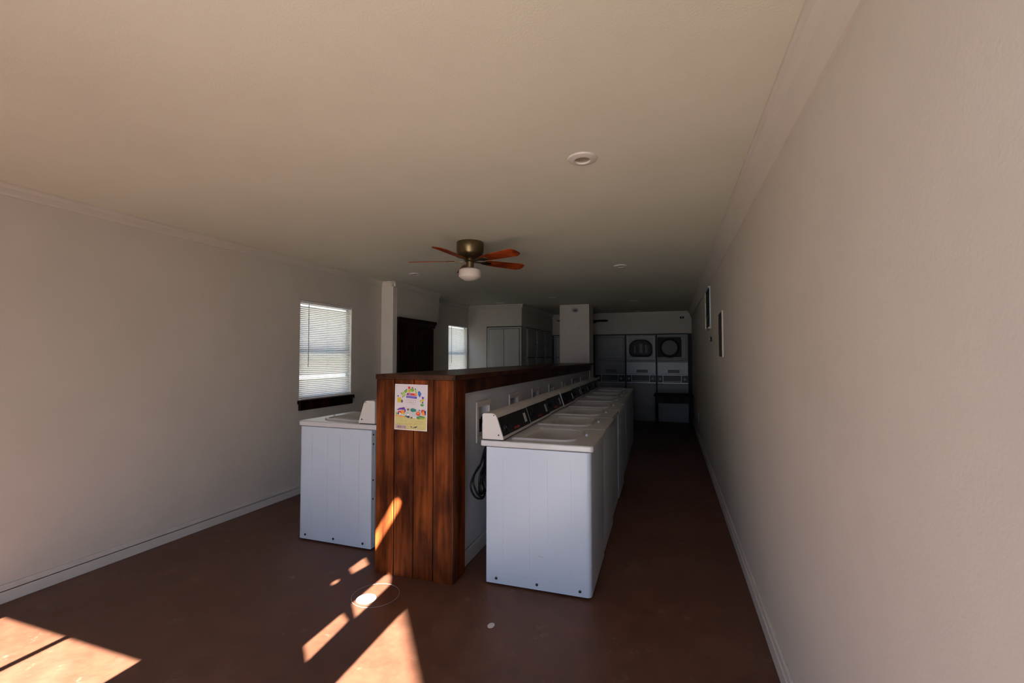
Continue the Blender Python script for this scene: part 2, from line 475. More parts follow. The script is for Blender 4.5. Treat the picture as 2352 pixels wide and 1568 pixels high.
# square column on the ledge end
colb = B(); bx(colb, -.60, 0, LEN-.02, LEN+.55, 1.373, CEIL); bx(colb, -.555, 0, LEN+.001+.02, LEN+.55, 0, 1.373)
col = obj('column', colb, 'column', None, .004); struct(col)
col.location = hw_.location; col.rotation_euler = hw_.rotation_euler
ms = thing('motion_sensor', 'small grey oval sensor high on the front of the square column', 'sensor', (-1.80, 9.06, 2.435))
b = B(); prism(b, rrect(-.065, .065, -.042, .042, .035), 'y', .0, .03); obj('housing', b, 'grey_print', ms, .006)
b = B(); prism(b, rrect(-.03, .045, -.028, .012, .012), 'y', -.006, .0); obj('lens', b, 'dim_print', ms, .002)

# ------------------------------------------------------------------ poster
po = thing('poster', 'white poster with colourful product pictures and yellow bottom on the plank end', 'poster', (-1.6755, 2.7275, 1.148))
po.rotation_euler = (0, math.radians(.8), .018)
b = B(); bx(b, -.126, .126, 0, .0015, -.156, .156); obj('sheet', b, 'paper', po)
def flat(name, col): M[name] = simple(name, col, .6, var=.08, vs=30); return name
pc = [flat('ink_white', (.80, .74, .72)), flat('ink_yellow_field', (.50, .43, .16)), flat('ink_green', (.13, .30, .03)), flat('ink_olive', (.32, .40, .05)), flat('ink_blue', (.01, .09, .40)),
      flat('ink_red', (.55, .02, .03)), flat('ink_orange', (.75, .22, .02)), flat('ink_purple', (.14, .01, .22)), flat('ink_indigo', (.04, .01, .32)), flat('ink_gold', (.52, .38, .01)),
      flat('ink_teal', (.01, .16, .12)), flat('ink_navy', (.01, .02, .08)), flat('ink_tan', (.45, .32, .22)), flat('ink_pale', (.45, .38, .75)), flat('ink_lightgreen', (.30, .48, .12)), flat('ink_brown', (.12, .07, .02)), flat('ink_sky', (.50, .52, .50))]
K = {n: i for i, n in enumerate(pc)}
b = B(); lay = [0]
def pp(pts, ink):
    """pts in poster space: u 0..1 left to right, v 0..1 top to bottom"""
    lay[0] += 1; y = -.0004-.00002*lay[0]
    vs = [b.verts.new((-.126+.252*u, y, .156-.312*v)) for u, v in pts]
    f = b.faces.new(vs); f.material_index = K[ink]
    f.normal_update()
    if f.normal.y > 0: f.normal_flip()
def pr(u0, u1, v0, v1, ink): pp([(u0, v0), (u1, v0), (u1, v1), (u0, v1)], ink)
def pe(u, v, ru, rv, ink, a0=0, n=14):
    pp([(u+ru*math.cos(2*PI*i/n+a0), v+rv*math.sin(2*PI*i/n+a0)) for i in range(n)], ink)
# white border lines
for a in ((0, 1, 0, .012), (0, 1, .985, 1), (0, .018, 0, 1), (.982, 1, 0, 1)): pr(*a, 'ink_white')
pr(.02, .98, .54, .70, 'ink_sky')
pp([(.02, .69), (.18, .685), (.4, .72), (.6, .735), (.98, .70), (.98, .984), (.02, .984)], 'ink_yellow_field')
pp([(.02, .88), (.35, .90), (.38, .984), (.02, .984)], 'ink_tan')
# arch of product packets
pp([(.20, .20), (.29, .155), (.335, .25), (.25, .29)], 'ink_olive'); pp([(.22, .20), (.28, .175), (.315, .24), (.26, .27)], 'ink_lightgreen')
pp([(.185, .19), (.205, .185), (.205, .215), (.19, .215)], 'ink_navy'); pp([(.225, .28), (.26, .275), (.245, .30)], 'ink_navy')
pp([(.28, .145), (.36, .11), (.39, .155), (.33, .20)], 'ink_green'); pp([(.33, .115), (.385, .10), (.36, .13)], 'ink_navy')
pp([(.39, .12), (.47, .105), (.50, .17), (.43, .19)], 'ink_gold'); pe(.44, .075, .045, .035, 'ink_red', .4, 5)
pe(.53, .125, .065, .045, 'ink_green', .3, 7); pe(.50, .15, .03, .02, 'ink_lightgreen'); pp([(.50, .055), (.56, .06), (.57, .09), (.53, .08)], 'ink_brown')
pp([(.60, .11), (.64, .12), (.69, .18), (.64, .20)], 'ink_olive'); pp([(.60, .085), (.64, .09), (.66, .115), (.62, .11)], 'ink_navy'); pp([(.67, .115), (.70, .125), (.70, .14)], 'ink_navy')
pp([(.38, .19), (.66, .195), (.68, .24), (.36, .235)], 'ink_red'); pp([(.58, .185), (.68, .20), (.69, .245), (.64, .25)], 'ink_orange'); pp([(.39, .20), (.49, .20), (.47, .225), (.37, .235)], 'ink_purple')
pp([(.43, .21), (.50, .205), (.49, .225), (.42, .225)], 'ink_pale')
pp([(.36, .232), (.67, .24), (.67, .246), (.36, .24)], 'ink_purple')
pp([(.37, .255), (.66, .262), (.685, .28), (.67, .31), (.36, .295), (.35, .275)], 'ink_indigo')
for i in range(11): pr(.385+.024*i, .40+.024*i, .274+.0009*i, .284+.0009*i, 'ink_pale')
pp([(.71, .155), (.77, .15), (.815, .20), (.78, .26), (.72, .23)], 'ink_blue'); pp([(.73, .235), (.785, .25), (.77, .275)], 'ink_navy'); pr(.73, .76, .14, .155, 'ink_blue')
pp([(.83, .26), (.90, .27), (.89, .30), (.84, .31)], 'ink_indigo'); pp([(.07, .255), (.13, .25), (.12, .275), (.09, .275)], 'ink_indigo')
pp([(.08, .31), (.18, .29), (.20, .32), (.19, .40), (.09, .405)], 'ink_gold'); pr(.09, .12, .28, .31, 'ink_gold'); pe(.225, .375, .03, .035, 'ink_brown'); pe(.215, .37, .015, .02, 'ink_teal')
pe(.80, .355, .025, .028, 'ink_gold'); pe(.865, .335, .035, .03, 'ink_gold'); pp([(.83, .375), (.88, .37), (.88, .405), (.86, .41)], 'ink_navy'); pe(.845, .44, .055, .03, 'ink_green'); pe(.845, .435, .03, .015, 'ink_teal'); pr(.84, .87, .40, .43, 'ink_lightgreen')
# faint text lines
for (u0, u1, v) in ((.40, .66, .335), (.34, .68, .355), (.33, .52, .39), (.44, .66, .385), (.44, .60, .41), (.50, .66, .43), (.90, .97, .30), (.24, .40, .50)):
    pr(u0, u1, v, v+.005, 'ink_tan')
# lower pictures
pp([(.08, .56), (.15, .525), (.30, .505), (.34, .55), (.35, .60), (.31, .60), (.30, .555), (.20, .56), (.10, .575)], 'ink_purple')
pp([(.20, .535), (.30, .53), (.29, .56), (.19, .56)], 'ink_indigo')
pp([(.10, .60), (.20, .585), (.33, .60), (.30, .66), (.22, .63), (.12, .65)], 'ink_red'); pe(.25, .60, .05, .035, 'ink_orange'); pe(.26, .64, .06, .02, 'ink_gold')
pr(.10, .14, .63, .67, 'ink_navy'); pe(.165, .65, .02, .03, 'ink_white')
pp([(.03, .62), (.10, .63), (.10, .67), (.04, .68)], 'ink_olive'); pp([(.02, .685), (.34, .70), (.33, .72), (.02, .705)], 'ink_orange')
pe(.42, .55, .035, .03, 'ink_brown', .5, 5); pe(.46, .545, .02, .02, 'ink_tan')
pp([(.50, .53), (.56, .515), (.67, .54), (.66, .59), (.54, .60), (.49, .57)], 'ink_teal')
pp([(.38, .625), (.43, .62), (.47, .66), (.46, .67), (.42, .64)], 'ink_green'); pe(.43, .665, .025, .03, 'ink_white'); pe(.43, .71, .05, .025, 'ink_navy'); pe(.36, .70, .025, .018, 'ink_teal'); pe(.53, .725, .035, .02, 'ink_brown')
pe(.73, .63, .065, .045, 'ink_red'); pe(.73, .62, .04, .02, 'ink_orange'); pp([(.74, .56), (.77, .54), (.79, .56), (.76, .585)], 'ink_brown')
pe(.87, .58, .055, .04, 'ink_red'); pe(.89, .62, .045, .05, 'ink_orange'); pp([(.90, .55), (.965, .57), (.96, .66), (.935, .65)], 'ink_navy')
pp([(.67, .70), (.72, .69), (.78, .67), (.94, .69), (.93, .735), (.80, .75), (.72, .75)], 'ink_green'); pp([(.76, .675), (.93, .695), (.92, .70), (.76, .69)], 'ink_navy'); pe(.86, .735, .07, .014, 'ink_olive'); pe(.72, .72, .03, .02, 'ink_teal')
for (u0, u1, v) in ((.20, .38, .80), (.60, .85, .85), (.10, .55, .865), (.62, .88, .80)): pr(u0, u1, v, v+.003, 'ink_brown')
for i, u in enumerate((.09, .12, .15, .18, .215, .26, .295, .325)):  # dark blue characters, too small to read
    w = .008
    pr(u, u+w, .915, .955, 'ink_indigo')
    if i in (1, 3, 7): pr(u+.014, u+.014+w, .918, .952, 'ink_indigo'); pr(u, u+.02, .915, .920, 'ink_indigo'); pr(u, u+.02, .95, .955, 'ink_indigo')
pe(.53, .925, .025, .015, 'ink_brown', .4, 5); pe(.585, .945, .012, .012, 'ink_brown'); pp([(.60, .93), (.70, .905), (.72, .915), (.64, .945)], 'ink_navy')
obj('printed_graphics', b, pc, po)

# ------------------------------------------------------------------ washing machines
def make_washer(cat_label):
    t = thing('washing_machine', cat_label, 'washing machine')
    b = B()
    prism(b, rrect(-.347, .347, -.337, .337, (.006, .03, .03, .006), 5), 'z', .012, .895)
    # faint pressed ribs on the side panels
    for s in (-1, 1):
        y0, y1 = sorted((s*.336, s*.3385))
        for x in (-.235, -.055, .065, .215): bx(b, x, x+.006, y0, y1, .10, .84)
        bx(b, -.30, .29, y0, y1, .078, .081)
        bx(b, -.303, -.30, y0, y1, .03, .081); bx(b, .29, .293, y0, y1, .03, .081)
    cab = obj('cabinet', b, 'enamel', t, smooth=True)
    for s in (-1, 1):
        for x in (-.275, .0, .275):
            b = B(); lathe(b, [(.009, 0), (.009, .003), (.0, .0045)], 10, axis='y')
            o = obj('screw', b, 'screw', cab); o.location = (x, s*.3372, .045)
            if s < 0: o.rotation_euler = (0, 0, PI)
    for x in (-.28, .28):
        for y in (-.27, .27):
            b = B(); lathe(b, [(.02, 0), (.02, .014)], 12, (x, y, 0)); obj('foot', b, 'black', t)
    b = B(); prism(b, rrect(-.388, .362, -.338, .338, (.01, .022, .022, .01), 5), 'z', .897, .938)
    obj('top_panel', b, 'lid', t, .010)
    # lid: rounded raised rim with shallow dished centre
    b = B()
    R0 = rrect(-.205, .235, -.255, .255, (.02, .12, .12, .02), 8)
    R1 = rrect(-.195, .225, -.245, .245, (.015, .112, .112, .015), 8)
    R2 = rrect(-.135, .208, -.228, .228, (.01, .10, .10, .01), 8)
    R3 = rrect(-.125, .198, -.218, .218, (.008, .092, .092, .008), 8)
    rings = [[b.verts.new((x, y, z)) for x, y in R] for R, z in ((R0, .937), (R1, .950), (R2, .950), (R3, .941))]
    for a_, c_ in zip(rings, rings[1:]):
        n = len(a_)
        for i in range(n): b.faces.new((a_[i], a_[(i+1) % n], c_[(i+1) % n], c_[i]))
    b.faces.new(rings[-1])
    obj('lid', b, 'lid', t, smooth=True)
    b = B(); lathe(b, [(.011, 0), (.010, .010), (.005, .016), (0, .017)], 12); o = obj('lid_bumper', b, 'enamel', t, smooth=True); o.location = (.262, .03, .938)
    # console
    b = B(); prism(b, [(-.375, .945), (-.225, .945), (-.225, .955), (-.272, 1.095), (-.285, 1.112), (-.30, 1.118), (-.365, 1.118), (-.375, 1.108)], 'y', -.340, .340)
    con = obj('console', b, 'plastic', t, .004)
    b = B(); bx(b, -.37, -.232, -.333, .333, .937, .946); obj('console_gasket', b, 'gap', t)
    # slanted panel frame: origin bottom of slope
    p0 = Vector((-.2275, 0, .962)); p1 = Vector((-.2700, 0, 1.089)); up = (p1-p0); L = up.length; up.normalize(); nrm = Vector((up.z, 0, -up.x))
    def slab(bm, y0, y1, h0, h1, d0, d1):
        vs = []
        for d in (d0, d1):
            for (y, h) in ((y0, h0), (y1, h0), (y1, h1), (y0, h1)):
                q = p0+up*h+nrm*d; vs.append(bm.verts.new((q.x, y, q.z)))
        fs = [bm.faces.new([vs[i] for i in f_]) for f_ in ((0, 1, 2, 3), (4, 5, 6, 7), (0, 1, 5, 4), (1, 2, 6, 5), (2, 3, 7, 6), (3, 0, 4, 7))]
        bmesh.ops.recalc_face_normals(bm, faces=fs)
    b = B(); slab(b, -.328, .328, .004, L-.002, -.004, .0012); cp = obj('control_panel', b, 'black_panel', t)
    b = B(); slab(b, -.190, -.1875, .006, L-.006, .0012, .0018); obj('divider_line', b, 'dim_print', cp)
    b = B(); slab(b, .205, .262, .030, .098, .0012, .002); st = obj('instruction_sticker', b, 'sticker', cp)
    b = B()
    for q in range(7): slab(b, .213, .254, .037+q*.008, .0395+q*.008, .002, .0023)
    obj('printed_lines', b, 'grey_print', cp)
    b = B()
    x_ = -.075
    for q in range(9):   # small red lettering strip, illegible at this size
        w = .012 if q % 3 else .008
        slab(b, x_, x_+w*.25, .018, .032, .0012, .002); slab(b, x_, x_+w, .018, .0205, .0012, .002)
        if q % 2: slab(b, x_, x_+w, .0295, .032, .0012, .002)
        slab(b, x_, x_+w, .024, .026, .0012, .002)
        x_ += w+.004
    obj('red_lettering', b, 'red_print', cp)
    b = B()
    for (y, h) in ((-.235, .055), (-.270, .050), (-.215, .038), (-.250, .032), (-.285, .036), (-.225, .072)): slab(b, y, y+.012, h, h+.013, .0012, .0018)
    obj('dial_markings', b, 'dim_print', cp)
    b = B(); lathe(b, [(.026, 0), (.025, .010), (.018, .014), (.016, .022), (0, .023)], 20)
    dl = obj('dial', b, 'black', cp, smooth=True)
    q = p0+up*.058+nrm*.001; dl.location = (q.x, -.255, q.z); dl.rotation_euler = nrm.to_track_quat('Z', 'Y').to_euler()
    for s in (-1, 1):
        for x, z, q in ((-.258, .975, .006), (-.292, 1.104, .004)):
            b = B(); lathe(b, [(q, 0), (q, s*.002), (0, s*.003)], 10, (x, s*.3401, z), 'y'); obj('console_screw', b, 'screw', con)
    # back panel with cover screws
    b = B(); bx(b, -.349, -.345, -.30, .30, .05, .885); bp = obj('back_panel', b, 'back_metal', t)
    for z in (.86, .79, .52, .38):
        b = B(); lathe(b, [(.007, -.0025), (.007, 0)], 8, (-.349, .318, z), 'x'); obj('back_screw', b, 'screw', bp)
    b = B(); bx(b, -.352, -.349, -.285, -.15, .64, .76); obj('hose_port', b, 'black', bp)
    return t

def kids(o): return [c for c in bpy.data.objects if c.parent == o]
def dup_tree(o, parent=None):
    c = o.copy(); C.objects.link(c)
    if parent: c.parent = parent
    for k in kids(o): dup_tree(k, c)
    return c
W0 = make_washer('')
ordinal = ['nearest to the camera with its white side showing', 'second from the plank end, behind the front machine', 'third from the plank end, in the row',
           'fourth from the plank end', 'fifth from the plank end', 'sixth from the plank end', 'seventh from the plank end, next to the last one', 'farthest from the plank end, nearest the dryers']
jit = [0, .004, -.004, .012, -.006, .004, -.003, .004]
protos = []
for i in range(8):
    w = W0 if i == 0 else dup_tree(W0)
    yc = 2.83+.345+.69*i
    w.location = (-.821-.030*(yc-3.175)+jit[i], yc, 0); w.rotation_euler = (0, 0, .018+random.uniform(-.003, .003))
    w['label'] = 'white washer in the right row, '+ordinal[i]; w['category'] = 'washing machine'; w['group'] = 'washers in a row along the half wall'
w = dup_tree(W0); w.location = (-2.545, 3.345, 0); w.rotation_euler = (0, 0, PI-.005); w.scale = (1.02, 1, 1.03)
w['label'] = 'lone white top-loading washer under the window, left of the plank end'; w['category'] = 'washing machine'
if 'group' in w: del w['group']

b = B(); tube(b, [(.02+.022*math.cos(a), -.3368, .215+.010*math.sin(a)) for a in [PI*k/8+.2 for k in range(8)]], .0012, 6)
obj('scuff_mark', b, 'grey_print', W0)

# coiled black power cord hanging behind the nearest washer
l1 = [(3.085, .84), (2.977, .763), (2.931, .716), (2.851, .674), (2.813, .624), (2.821, .572), (2.87, .512), (2.933, .481), (2.998, .475), (3.025, .52), (3.004, .583), (3.031, .645), (3.106, .812)]
l2 = [(3.113, .827), (3.003, .726), (2.913, .664), (2.901, .60), (2.933, .525), (2.978, .501), (3.004, .531), (2.978, .606), (3.044, .749)]
l3 = [(3.12, .733), (3.058, .639), (3.086, .578), (3.059, .537), (2.965, .521), (2.92, .554), (2.951, .639), (3.044, .722)]
b = B()
for li, L_ in enumerate((l1, l2, l3)):
    for k in range(2 if li < 2 else 1):
        pts = [(-1.30+.012*li+.006*k+.01*math.sin(j+k), 3.0+(y-3.0)*(1-.10*k)+.01*k+.10, z+.008*k) for j, (y, z) in enumerate(L_)]
        tube(b, smooth_path([(-1.22, 3.19, .90)]+pts+[(-1.24, 3.20, .89)], 5), .0075)
cord = obj('power_cord', b, 'black', smooth=True)
tag(cord, 'coiled black power cord hanging between the partition and the front washer', 'cord')

# ------------------------------------------------------------------ floor drain and marks
t = thing('floor_drain', 'round white floor drain cover in a sun patch beside the plank end', 'drain', (-1.786, 2.412, 0), .3)
b = B(); lathe(b, [(.060, 0), (.060, .002), (.054, .004), (0, .004)], 40); dc = obj('cover', b, 'vinyl', t)
b = B()
for (x, y) in ((-.03, .012), (-.018, -.008), (-.036, -.012), (0, .006), (.012, .028), (.0, .034), (.028, .008), (.024, -.010), (.004, -.022), (-.008, -.034), (.036, .020)): lathe(b, [(.004, .0041), (0, .0043)], 8, (x, y, 0))
obj('drain_holes', b, 'gap', dc)
b = B(); tube(b, [(.0+.145*math.cos(a/40*2*PI), .145*math.sin(a/40*2*PI), 0) for a in range(40)], .0011, 6, True)
cr = obj('saw_cut_ring', b, 'grey_print', None); tag(cr, 'thin circular scored ring in the floor around the drain cover', 'floor ring'); cr.location = (-1.76, 2.47, .0)
b = B(); lathe(b, [(.024, 0), (.020, .001), (0, .0012)], 16)
sp = obj('paint_spot', b, 'sticker', None); tag(sp, 'small pale paint spot on the floor in front of the first washer', 'paint spot'); sp.location = (-.956, 2.405, 0); sp.scale = (.8, 1.15, 1)

# ------------------------------------------------------------------ ceiling fan
def make_fan(label, loc, rot, bmat='blade'):
    t = thing('ceiling_fan', label, 'ceiling fan', loc, rot)
    b = B(); lathe(b, [(0, 0), (.122, 0), (.125, -.006), (.125, -.085), (.120, -.092), (.120, -.098), (.112, -.112), (.095, -.132), (.070, -.146), (.050, -.150), (0, -.150)], 48)
    obj('motor_housing', b, 'brass', t, smooth=True)
    b = B(); lathe(b, [(0, -.149), (.05, -.150), (.055, -.165), (.048, -.178), (.036, -.183), (.034, -.235), (.06, -.240), (.085, -.245), (.085, -.25), (0, -.25)], 32)
    obj('hub', b, 'brass', t, smooth=True)
    b = B(); lathe(b, [(0, -.243), (.085, -.246), (.100, -.258), (.103, -.275), (.102, -.318), (.092, -.330), (.055, -.350), (0, -.356)], 40)
    obj('lamp_shade', b, 'opal', t, smooth=True)
    for k in range(5):
        a = k*2*PI/5
        pitch = math.radians(-13)
        Rm = Matrix.Rotation(a, 4, 'Z') @ Matrix.Rotation(pitch, 4, 'X')
        b = B()
        outl = [(.155, -.040), (.20, -.052), (.50, -.070), (.540, -.068), (.572, -.040), (.578, .020), (.57, .045), (.52, .070), (.20, .052), (.155, .040)]
        prism(b, outl, 'z', -.003, .003)
        bmesh.ops.transform(b, matrix=Matrix.Translation((0, 0, -.172)) @ Rm, verts=b.verts)
        bl = obj('blade', b, bmat, t, .0015)
        b = B()
        prism(b, [(.045, -.012), (.11, -.012), (.15, -.034), (.20, -.030), (.225, 0), (.20, .030), (.15, .034), (.11, .012), (.045, .012)], 'z', -.009, -.0035)
        bmesh.ops.transform(b, matrix=Matrix.Translation((0, 0, -.172)) @ Rm, verts=b.verts)
        obj('blade_iron', b, 'brass', bl, .002)
    return t
make_fan('brass ceiling fan with reddish wooden blades and white glass lamp, over the half wall', (-1.737, 3.83, CEIL), math.radians(-94))
f2 = make_fan('second ceiling fan mostly hidden behind the square column, one dark blade tip showing', (-1.83, 9.98, CEIL-.10), math.radians(-3), 'darkwood')
b = B(); lathe(b, [(.05, .10), (.05, .02), (.02, 0), (0, 0)], 20); obj('downrod', b, 'brass', f2, smooth=True)

# ------------------------------------------------------------------ recessed ceiling lights
cans = [(-.43, 2.39, 'nearest recessed ceiling light, its dark round opening clearly visible'), (-.53, 5.38, 'recessed ceiling light second from the front in the right line'),
        (-3.06, 5.06, 'recessed ceiling light left of the brass fan, near the left wall'), (-1.96, 7.87, 'small recessed ceiling light in front of the square column, above the ledge'),
        (-.63, 8.79, 'recessed ceiling light right of the column, third in the right line'), (-3.13, 8.30, 'recessed ceiling light before the white cupboard wall'),
        (-.66, 10.75, 'faint recessed ceiling light right above the dryers, last in the right line')]
for i, (x, y, lab) in enumerate(cans):
    t = thing('recessed_downlight', lab, 'ceiling light', (x, y, CEIL), 0, 'recessed ceiling lights')
    b = B(); lathe(b, [(.040, -.006), (.044, -.014), (.060, -.013), (.076, -.008), (.079, 0), (.04, 0), (.040, -.006)], 40, cap=False)
    obj('trim_ring', b, 'trim', t, smooth=True)
    b = B(); lathe(b, [(.0395, -.001), (.0395, -.005), (.036, -.005), (.034, -.003), (0, -.002)], 32)
    obj('lamp', b, 'lamp_face' if i == 0 else 'grille', t, smooth=True)

# ------------------------------------------------------------------ dark tall cabinet
t = thing('tall_cabinet', 'dark stained wooden cabinet with crown top, under the soffit by the pilaster', 'cabinet', (-3.65, 6.02, 0))
b = B(); bx(b, -.28, 0, -.455, .56, 0, 2.0); obj('carcass', b, 'darkwood', t)
b = B(); prism(b, [(-.28, 1.955), (.012, 1.955), (.015, 1.985), (.03, 2.0), (.045, 2.03), (.05, 2.06), (-.28, 2.06)], 'y', -.458, .62); obj('crown_top', b, 'darkwood', t, .002)
for k, (y0, y1) in enumerate(((-.445, .05), (.055, .55))):
    b = B(); bx(b, .0, .018, y0, y1, .08, 1.94); d = obj('door', b, 'darkwood', t, .003)
    b = B()
    for a in ((y0+.0, y0+.07, .08, 1.94), (y1-.07, y1, .08, 1.94), (y0+.07, y1-.07, 1.85, 1.94), (y0+.07, y1-.07, .08, .18), (y0+.07, y1-.07, .98, 1.05)): bx(b, .018, .028, a[0], a[1], a[2], a[3])
    obj('door_rails', b, 'darkwood', d, .002)
    b = B(); lathe(b, [(.012, .028), (.008, .04), (.014, .05), (0, .055)], 12, (0, y1-.035 if k == 0 else y0+.035, 1.0), 'x'); obj('knob', b, 'brass', d, smooth=True)

# ------------------------------------------------------------------ white cupboards at the far end
def cupboard(name, label, x, y, rz, w, htop, split, d=.5, group=None, seams=1):
    """front faces local -y, width along x (0..w)"""
    t = thing(name, label, 'cupboard', (x, y, 0), rz, group)
    b = B(); bx(b, 0.002, w-.002, .02, d, .0, htop-.002); obj('carcass', b, 'cab', t)
    b = B()
    bx(b, .010, .045, 0, .013, .0, htop-.012); bx(b, w-.045, w-.006, 0, .013, .0, htop-.012); bx(b, .045, w-.045, 0, .013, htop-.042, htop-.012); bx(b, .045, w-.045, 0, .013, 0, .08)
    obj('face_frame', b, 'cab', t, .002)
    b = B(); bx(b, -.006, w+.002, .014, .019, 0, htop+.004); obj('shadow_gap', b, 'gap', t)
    segs = [(.084, htop-.05)] if not split else [(.084, split-.006), (split+.006, htop-.05)]
    n = seams
    for z0, z1 in segs:
        for k in range(n):
            a = .05+(w-.10)*k/n+.004; c = .05+(w-.10)*(k+1)/n-.004
            b = B(); bx(b, a, c, -.012, .012, z0, z1)
            dd = obj('door', b, 'cab', t, .003)
            b = B(); e = .05
            bx(b, a+e, a+e+.006, -.0135, -.011, z0+e, z1-e); bx(b, c-e-.006, c-e, -.0135, -.011, z0+e, z1-e)
            obj('panel_bead', b, 'trim', dd)
            b = B(); lathe(b, [(.010, -.014), (.008, -.025), (.013, -.034), (0, -.036)], 12, (c-.03, 0, (z0+z1)/2), 'y'); obj('knob', b, 'screw', dd, smooth=True)
    return t
cupboard('tall_cupboard', 'tall white two-door cupboard facing the entrance, right of the far window', -3.54, YS, 0, .75, 2.11, None, .3, seams=2)
ys3 = [YS+.315, 9.67, 10.42, YB-.02]
for k in range(3):
    cupboard('tall_cupboard', ['dim white cupboard in the side run, at the corner by the lit cupboard', 'dim white cupboard in the middle of the side run before the column', 'darkest cupboard of the side run, against the back wall'][k],
             -2.79, ys3[k], PI/2, ys3[k+1]-ys3[k], 2.11, 1.48, .4, 'cupboards in the side run', 1)
cupboard('tall_cupboard', 'dark-looking cupboard in the back wall, partly hidden behind the square column', -2.76, YB, 0, .95, 2.035, 1.48, .5, None, 1)

# ------------------------------------------------------------------ dryers
def make_dryer(kind, x0, w, label):
    t = thing('tumble_dryer', label, 'tumble dryer', (x0+w/2, YB, 0), 0, 'tumble dryers built into the back wall')
    h = w/2
    b = B(); bx(b, -h+.012, h-.012, 0, .68, .0, 2.015); obj('carcass', b, 'dryer', t)
    b = B(); bx(b, -h, -h+.012, -.01, .6, 0, 2.03); bx(b, h-.012, h, -.01, .6, 0, 2.03); bx(b, -h, h, -.006, .6, 2.015, 2.035); obj('filler_gap', b, 'gap', t)
    # door
    b = B(); bx(b, -h+.016, h-.016, -.022, 0, 1.41, 2.005); dr = obj('door', b, 'dryer', t, .012)
    b = B()
    for a in ((-h+.05, h-.05, 1.955, 1.961), (-h+.05, h-.05, 1.455, 1.461), (-h+.05, -h+.056, 1.46, 1.955), (h-.056, h-.05, 1.46, 1.955)): bx(b, a[0], a[1], -.024, -.02, a[2], a[3])
    obj('pressed_border', b, 'dryer_hi' if kind == 1 else 'gap', dr)
    if kind == 1:
        prof = rrect(-.265, .265, -.205, .205, (.12, .12, .20, .20), 8)
        inn = rrect(-.215, .215, -.165, .16, (.09, .09, .17, .17), 8)
        b = B()
        rings = [[b.verts.new((x, yy, z+1.70)) for x, z in R] for R, yy in ((prof, -.022), (prof, -.05), (inn, -.045), (inn, -.02))]
        for a_, c_ in zip(rings, rings[1:]):
            n = len(a_)
            for i in range(n): b.faces.new((a_[i], a_[(i+1) % n], c_[(i+1) % n], c_[i]))
        obj('window_gasket', b, 'black', dr, smooth=True)
        b = B(); prism(b, [(x, z+1.70) for x, z in inn], 'y', -.035, -.03); obj('porthole_glass', b, 'glassdark', dr)
        b = B()
        for x, w_, z_ in ((-.15, .03, 1.76), (-.03, .07, 1.80), (.10, .035, 1.78), (.15, .012, 1.74)): bx(b, x, x+w_, -.037, -.035, 1.59, z_)
        obj('drum_fins', b, 'dim_print', dr)
    if kind == 2:
        b = B(); prism(b, [(-.34+.012, 1.49), (.20, 1.49), (.20, 1.87), (.185, 1.95), (-.34+.012, 1.95)], 'y', -.027, -.022); obj('dark_opening', b, 'gap', dr)
        b = B(); lathe(b, [(.0, -.034), (.19, -.034), (.215, -.030), (.225, -.026)], 40, (-.06, 0, 1.70), 'y'); obj('drum_ring', b, 'black', dr, smooth=True)
        b = B(); lathe(b, [(0, -.037), (.15, -.037), (.17, -.0345)], 40, (-.06, 0, 1.71), 'y'); obj('drum_glass', b, 'dim_print', dr, smooth=True)
    b = B(); bx(b, -h+.014, h-.014, -.012, 0, 1.372, 1.402); obj('seam_trim', b, 'dryer', t, .003)
    b = B(); bx(b, -h+.018, h-.018, -.015, 0, 1.09, 1.368); up_ = obj('upper_panel', b, 'dryer_metal' if kind else 'dryer', t, .004)
    b = B(); bx(b, -.10, .15, -.018, -.014, 1.125, 1.195); obj('coin_slot', b, 'grille', up_, .002)
    b = B(); bx(b, -.085, .135, -.020, -.018, 1.155, 1.163); bx(b, -.085, .135, -.020, -.018, 1.135, 1.138); obj('slot_edge', b, 'dryer', up_)
    # control strip
    b = B(); bx(b, -h+.02, h-.02, -.016, 0, .90, 1.075); cs = obj('control_strip', b, 'black_panel', t)
    b = B()
    bx(b, -h+.018, h-.018, -.02, -.014, 1.068, 1.080); bx(b, -h+.018, h-.018, -.026, -.014, .885, .902); bx(b, -.215, -.207, -.02, -.014, .90, 1.07); bx(b, .185, .193, -.02, -.014, .90, 1.07); bx(b, -.20, .18, -.019, -.014, .925, .931)
    obj('strip_frame', b, 'dryer_hi', cs)
    for x in (-.275, .26):
        b = B(); lathe(b, [(.030, -.016), (.028, -.035), (.015, -.045), (0, -.045)], 20, (x, 0, .985), 'y'); obj('knob', b, 'dryer_hi', cs, smooth=True)
    b = B()
    for q in range(9): bx(b, -.18+q*.04, -.178+q*.04, -.0175, -.016, .945, 1.05)
    obj('grille_lines', b, 'dim_print', cs)
    b = B(); bx(b, -h+.018, h-.018, -.014, 0, .375, .868); obj('middle_panel', b, 'dryer', t, .004)
    b = B(); bx(b, -h+.018, h-.018, -.014, 0, .02, .362); lp = obj('lower_panel', b, 'dryer', t, .004)
    b = B(); bx(b, -h+.03, h-.06, -.0155, -.013, .315, .319); bx(b, h-.063, h-.06, -.0155, -.013, .27, .319); bx(b, -h+.03, h-.06, -.0155, -.013, .27, .273); obj('lint_drawer_line', b, 'gap', lp)
    return t
make_dryer(0, -1.735, .735, 'grey dryer with plain blank door and no window, beside the column')
make_dryer(1, -.998, .70, 'grey dryer with rounded black-rimmed door window, in the middle')
make_dryer(2, -.296, .70, 'grey dryer with square dark door opening, behind the dark table')
sbox('gap_shade_sheet', 'gap', .405, XR, YB+.02, YB+.05, 0, 2.03)  # dark sheet standing in for shade in the gap by the right wall
sbox('trim_10', 'gap', -1.83, -1.737, YB+.02, YB+.05, 0, 2.03)

